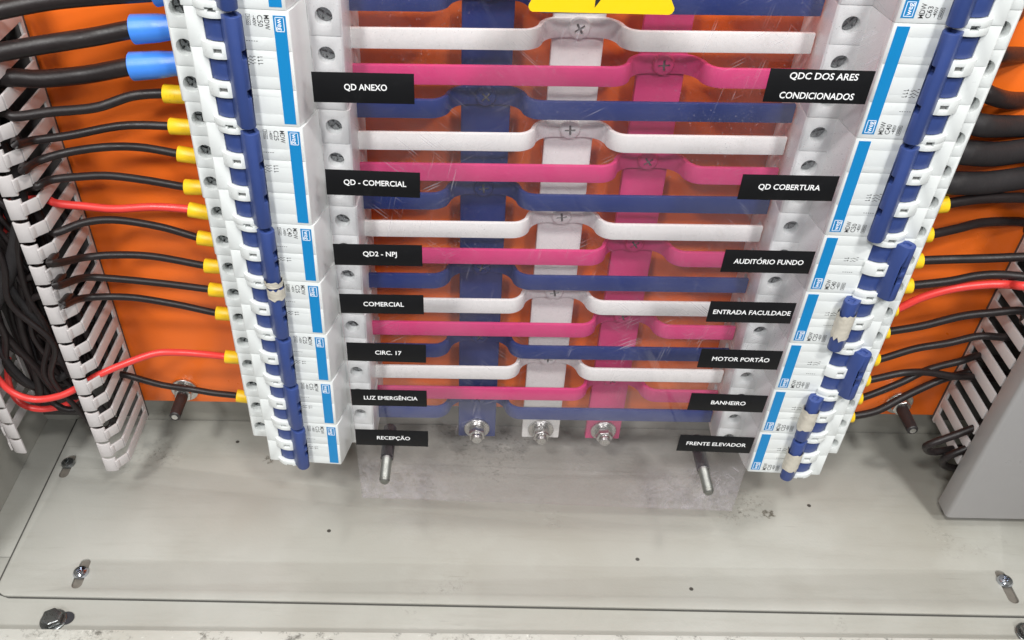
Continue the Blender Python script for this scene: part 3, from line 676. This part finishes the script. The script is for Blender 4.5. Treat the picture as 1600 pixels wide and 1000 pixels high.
# ================================================================== cables
def terminal(side, idx, lx=-40.6, d=27.0):
    f = FRAME[side]; ya, ro = rad(f['ya']), rad(f['ro']); s = 1 if side == 'L' else -1
    x = lx*s; dd = d-60
    x1 = x*math.cos(ya)+dd*math.sin(ya); d1 = -x*math.sin(ya)+dd*math.cos(ya)
    return Vector((f['X']+x1, Z0-18*idx+x1*math.tan(ro)+f['dz'], d1+60))
def snap(side, z):
    "nearest slot of the duct wall"
    z0 = (-2.3 if side == 'L' else 9.1)+PITCH/2
    return z0+PITCH*round((z-z0)/PITCH)
def cable(side, idx, sl_px, path, r, m, sleeve, rs, label, group, d_end=47, extra=(), snapz=True):
    """path: photo positions (x, y) from the sleeve outwards; sl_px: photo x of the sleeve's outer end"""
    s = 1 if side == 'L' else -1
    T = terminal(side, idx); t = thing('cable', label, 'cable', V(*T), group)
    pts = [T+Vector((s*3, 0, 0))]; xw = -286 if side == 'L' else 284
    p0 = px(path[0][0], path[0][1], T.z)
    sl_end = Vector((p0.x, p0.y, T.z)); pts.append(T+(sl_end-T)*.4); pts.append(sl_end+Vector((0, 0, 0)))
    # the cable runs over the outside of the duct wall and dives into the nearest slot
    n = len(path)-1; lx_, ly_ = path[-1]; xo = xw+s*(r+.8)
    v = _R*((lx_-CAM['px'])/CAM['f'])-_U*((ly_-CAM['py'])/CAM['f'])+_F; q = _C+v*((xo-_C.x)/v.x)
    d1 = min(d_end, -q.y) if snapz else d_end
    for k in range(1, n+1):
        p = px(*path[k], T.z+(d1-T.z)*(k/n)**1.4)
        if k < n: p += Vector((0, JIT.uniform(-.4, .4), JIT.uniform(-1.5, 1.5)))
        if k == n and snapz and (p.x-xo)*s < 0: p = Vector((xo, q.z, -q.y))
        pts.append(p)
    e = pts[-1]; z = e.y; inside = (e.x-xw)*s < 40
    if snapz and inside:
        z = snap(side, e.y-PITCH/2+2.5); pts += [Vector((xw-s*2, z*.85+e.y*.15, d1-1)), Vector((xw-s*9, z-.5, d1-2))]
    elif side == 'R' and snapz: pts.append(Vector((e.x+30, e.y-2, d1)))
    xw = min(xw, pts[-1].x) if side == 'L' else max(xw, pts[-1].x)
    pts += [Vector(e) for e in extra] if extra else [Vector((xw-s*20, z-7, max(12, d1-4))), Vector((xw-s*27, z-34, max(12, d1-6)))]
    bm = bm_new(); tube(bm, pts, r, 14); obj('sheath', rebase(mesh('sheath', bm, m, 50), t.location), t)
    if sleeve:
        bm = bm_new(); e = sl_end; a = T+Vector((s*2, 0, 0)); L_ = (e-a).length; ax = (e-a).normalized()
        lathe(bm, a, ax, [(0, rs*.90), (L_*.35, rs*.90), (L_*.55, rs), (L_-.5, rs*1.06), (L_-.1, rs*1.0), (L_, rs*.9), (L_-.3, r*1.02)], 22)
        obj('sleeve', rebase(mesh('sleeve', bm, sleeve, 40), t.location), t)
    return t
USED = set(); JIT = random.Random(4)
GL = 'cables entering the left breakers'; GR = 'cables entering the right breakers'
BLK = 'cable'
cable('L', 0, 240, [(240, -12), (150, -5), (60, 5), (-60, 30)], 4.3, BLK, 'blue_sleeve', 6.4, 'thick black cable with blue sleeve, cut off by the top edge at left', GL, 44, (), False)
cable('L', 1, 207, [(207, 46), (150, 56), (100, 65), (40, 76), (-50, 92)], 4.5, BLK, 'blue_sleeve', 6.7, 'thick black cable with blue sleeve, the upper one at left', GL, 46, (), False)
cable('L', 2, 206, [(205, 104), (150, 115), (110, 120), (60, 121), (20, 121), (-40, 128)], 4.5, BLK, 'blue_sleeve', 6.7, 'thick black cable with blue sleeve, just above the yellow sleeves', GL, 40, (), False)
cable('L', 3, 257, [(256, 146), (205, 152), (150, 167), (80, 174), (25, 182)], 2.5, BLK, 'yellow_marked', 4.6, 'black cable with printed yellow sleeve, topmost yellow one at left', GL)
cable('L', 4, 265, [(265, 197), (190, 199), (110, 211), (50, 221), (25, 226)], 2.2, BLK, 'yellow', 4.2, 'black cable with yellow sleeve, second yellow one at left', GL)
cable('L', 5, 278, [(278, 240), (220, 232), (170, 229), (110, 238), (60, 252), (36, 267)], 2.2, BLK, 'yellow', 4.2, 'black cable with yellow sleeve, arching third yellow one at left', GL)
cable('L', 6, 289, [(289, 292), (230, 281), (170, 275), (120, 277), (80, 281), (60, 290)], 2.2, BLK, 'yellow', 4.2, 'black cable with yellow sleeve just above the straight red cable', GL)
cable('L', 7, 295, [(295, 327), (240, 326), (180, 325), (135, 322), (90, 318)], 2.3, 'red', 'yellow', 4.2, 'straight red cable with yellow sleeve in the left column', GL)
cable('L', 8, 309, [(309, 371), (250, 355), (180, 346), (130, 349), (90, 363)], 2.2, BLK, 'yellow', 4.2, 'black cable with yellow sleeve just below the straight red cable', GL)
cable('L', 9, 320, [(320, 415), (240, 402), (180, 397), (130, 402), (80, 412)], 2.2, BLK, 'yellow', 4.2, 'black cable with yellow sleeve, second below the straight red cable', GL)
cable('L', 10, 327, [(327, 452), (260, 446), (180, 436), (130, 434), (88, 447)], 2.2, BLK, 'yellow', 4.2, 'black cable with yellow sleeve, third below the straight red cable', GL)
cable('L', 11, 338, [(338, 489), (270, 475), (200, 464), (130, 464), (98, 477)], 2.2, BLK, 'yellow', 4.2, 'black cable with yellow sleeve above the drooping red cable', GL)
redx = [px(128, 602, 46), px(95, 618, 50), px(55, 624, 52), px(20, 613, 52), px(-8, 585, 50), px(-20, 550, 45)]
cable('L', 13, 352, [(352, 557), (320, 552), (280, 549), (240, 553), (190, 570), (150, 588)], 2.3, 'red', 'yellow', 4.2, 'drooping red cable with yellow sleeve looping into the left duct', GL, 48, redx, False)
cable('L', 15, 370, [(370, 618), (335, 612), (300, 607), (250, 602), (192, 585)], 2.2, BLK, 'yellow', 4.2, 'lowest black cable with yellow sleeve, passing over the left stud', GL, 24)

cable('R', 0, 1560, [(1580, 22), (1600, 21)], 4.2, BLK, None, 5, 'thick black cable in the top right corner', GR)
cable('R', 1, 1560, [(1562, 85), (1600, 87), (1640, 88)], 4.0, BLK, None, 5, 'thick black cable with a red core showing, upper right', GR)
cable('R', 2, 1548, [(1550, 150), (1580, 155), (1640, 155)], 4.5, BLK, None, 5, 'thick black cable, third down at the right edge', GR)
cable('R', 3, 1528, [(1535, 196), (1570, 199), (1640, 198)], 5.9, 'cable_grey', None, 5, 'very thick dusty black cable, uppermost of the three at right', GR)
cable('R', 4, 1505, [(1510, 238), (1560, 241), (1640, 232)], 6.7, 'cable_grey', None, 5, 'very thick dusty black cable, middle one of the three at right', GR)
cable('R', 5, 1485, [(1492, 286), (1550, 286), (1640, 272)], 6.4, 'cable_grey', None, 5, 'very thick dusty black cable, lowest of the three at right, with a scratch', GR)
cable('R', 6, 1479, [(1480, 318), (1530, 312), (1580, 310), (1640, 310)], 2.9, BLK, 'yellow', 4.7, 'black cable with large yellow sleeve just below the very thick cables', GR)
cable('R', 7, 1455, [(1455, 366), (1500, 358), (1540, 348), (1600, 347)], 2.7, BLK, 'yellow', 4.4, 'black cable with printed white marks and yellow sleeve at right', GR)
cable('R', 8, 1440, [(1440, 407), (1490, 407), (1540, 403), (1640, 401)], 2.6, BLK, 'yellow', 4.4, 'black cable with yellow sleeve above the marked yellow sleeve, right', GR)
cable('R', 9, 1424, [(1424, 446), (1480, 437), (1530, 430), (1575, 431), (1640, 440)], 2.6, BLK, 'yellow_marked', 4.6, 'black cable with marked yellow sleeve just above the red cable', GR)
cable('R', 10, 1402, [(1401, 483), (1440, 466), (1490, 451), (1545, 444), (1580, 445)], 2.5, 'red', 'yellow', 4.2, 'red cable with yellow sleeve in the right column', GR, 44, [px(1600, 447, 52), px(1660, 450, 54)], False)
cable('R', 11, 1388, [(1388, 518), (1440, 507), (1500, 495), (1550, 489), (1598, 486)], 2.5, BLK, 'yellow', 4.2, 'black cable with yellow sleeve just below the red cable, right', GR)
cable('R', 12, 1371, [(1371, 562), (1430, 546), (1480, 534), (1530, 527), (1566, 527)], 2.4, BLK, 'yellow', 4.2, 'black cable with fine white print, second below the red cable, right', GR)
cable('R', 13, 1356, [(1356, 594), (1410, 583), (1450, 583), (1490, 588), (1517, 589)], 2.4, BLK, 'yellow', 4.2, 'black cable with yellow sleeve crossing under two others at right', GR)
cable('R', 14, 1345, [(1345, 622), (1400, 600), (1450, 580), (1500, 562), (1527, 556)], 2.4, BLK, 'yellow', 4.2, 'black cable with yellow sleeve rising across another at right', GR)
cable('R', 15, 1333, [(1333, 650), (1370, 640), (1420, 615), (1470, 593), (1505, 584)], 2.6, BLK, 'yellow', 4.2, 'lowest black cable with yellow sleeve, passing behind the right stud', GR)

def loose(label, pts, r, m, group, cat='cable'):
    bm = bm_new(); c = Vector(pts[0]); tube(bm, [Vector(p)-c for p in pts], r, 14)
    o = obj('cable', mesh('cable', bm, m, 50)); o.location = V(*c); tag(o, label, cat, group)
# cables running down inside the open left duct
rnd = random.Random(11)
for k in range(15):
    x = -341+ (k % 8)*6.0+rnd.uniform(-2, 2); d = 10+(k//8)*16+rnd.uniform(-3, 8); zb = 18+rnd.uniform(0, 55); r = rnd.choice((2.4, 2.6, 3.2, 4.2))
    pts = [(x+rnd.uniform(-3, 3)+4*math.sin(j*.9+k), z, d+rnd.uniform(-3, 3)) for j, z in enumerate(range(380, int(zb)+45, -36))]
    e = Vector(pts[-1]); tx = rnd.choice((-1, 1))
    pts += [(e.x+tx*3, zb+16, d+2), (e.x+tx*9, zb+5, d+3), (e.x+tx*18, zb+2, d+1), (e.x+tx*25, zb+12, d-3), (e.x+tx*27, zb+50, d-6)]
    pts = [(min(-291-r, max(-343+r, p[0])), p[1], min(51, max(7, p[2]))) for p in pts]
    loose('black cable in the tangle filling the open left duct', pts, r, rnd.choice(('cable', 'cable_grey')), 'black cables packed in the left duct')
for k in range(12):
    r = rnd.choice((1.6, 1.9, 2.3)); ph = rnd.uniform(0, 6); dd = rnd.uniform(34, 49); zb = rnd.uniform(20, 90)
    pts = [(-322+rnd.uniform(-14, 6)+17*math.sin(ph+j*.42), 370-j*30, dd+5*math.sin(ph*2+j*.8)) for j in range(int((370-zb)/30)+1)]
    e = pts[-1]; pts += [(e[0]+6, e[1]-22, dd-6), (e[0]+14, e[1]-24, dd-14), (e[0]+16, e[1]+16, dd-22)]
    pts = [(min(-291-r, max(-355, p[0])), max(12, p[1]), min(52, max(7, p[2]))) for p in pts]
    loose('black cable in the tangle filling the open left duct', pts, r, rnd.choice(('cable', 'cable', 'cable_grey')), 'black cables packed in the left duct')
loose('red cable end showing low among the black cables of the left duct', [px(12, 560, 30), px(14, 600, 32), px(30, 628, 36), px(60, 639, 38), px(100, 634, 30), px(120, 622, 22)], 2.2, 'red', None)
loose('thick dusty cable hanging at the front of the left duct', [px(20, 250, 45), px(32, 330, 46), px(22, 400, 46), px(4, 450, 46), px(-20, 500, 44)], 4.4, 'cable_grey', None)
# loops coming out of the right duct
loose('black cable loop under the right duct, the upper hairpin', [(306, 60, 40), px(1565, 648, 44), px(1552, 657, 44), px(1500, 677, 46), px(1456, 693, 46), px(1447, 699, 44), px(1458, 706, 42), px(1500, 700, 36), (302, -6, 24), (310, 20, 16)], 2.6, 'cable', 'cable loops below the right duct')
loose('black cable loop under the right duct, the lower hairpin', [(308, 40, 46), px(1560, 680, 48), px(1527, 694, 48), px(1488, 710, 48), px(1474, 719, 46), px(1480, 729, 44), px(1520, 735, 38), (304, -16, 30), (312, 14, 20)], 2.6, 'cable', 'cable loops below the right duct')
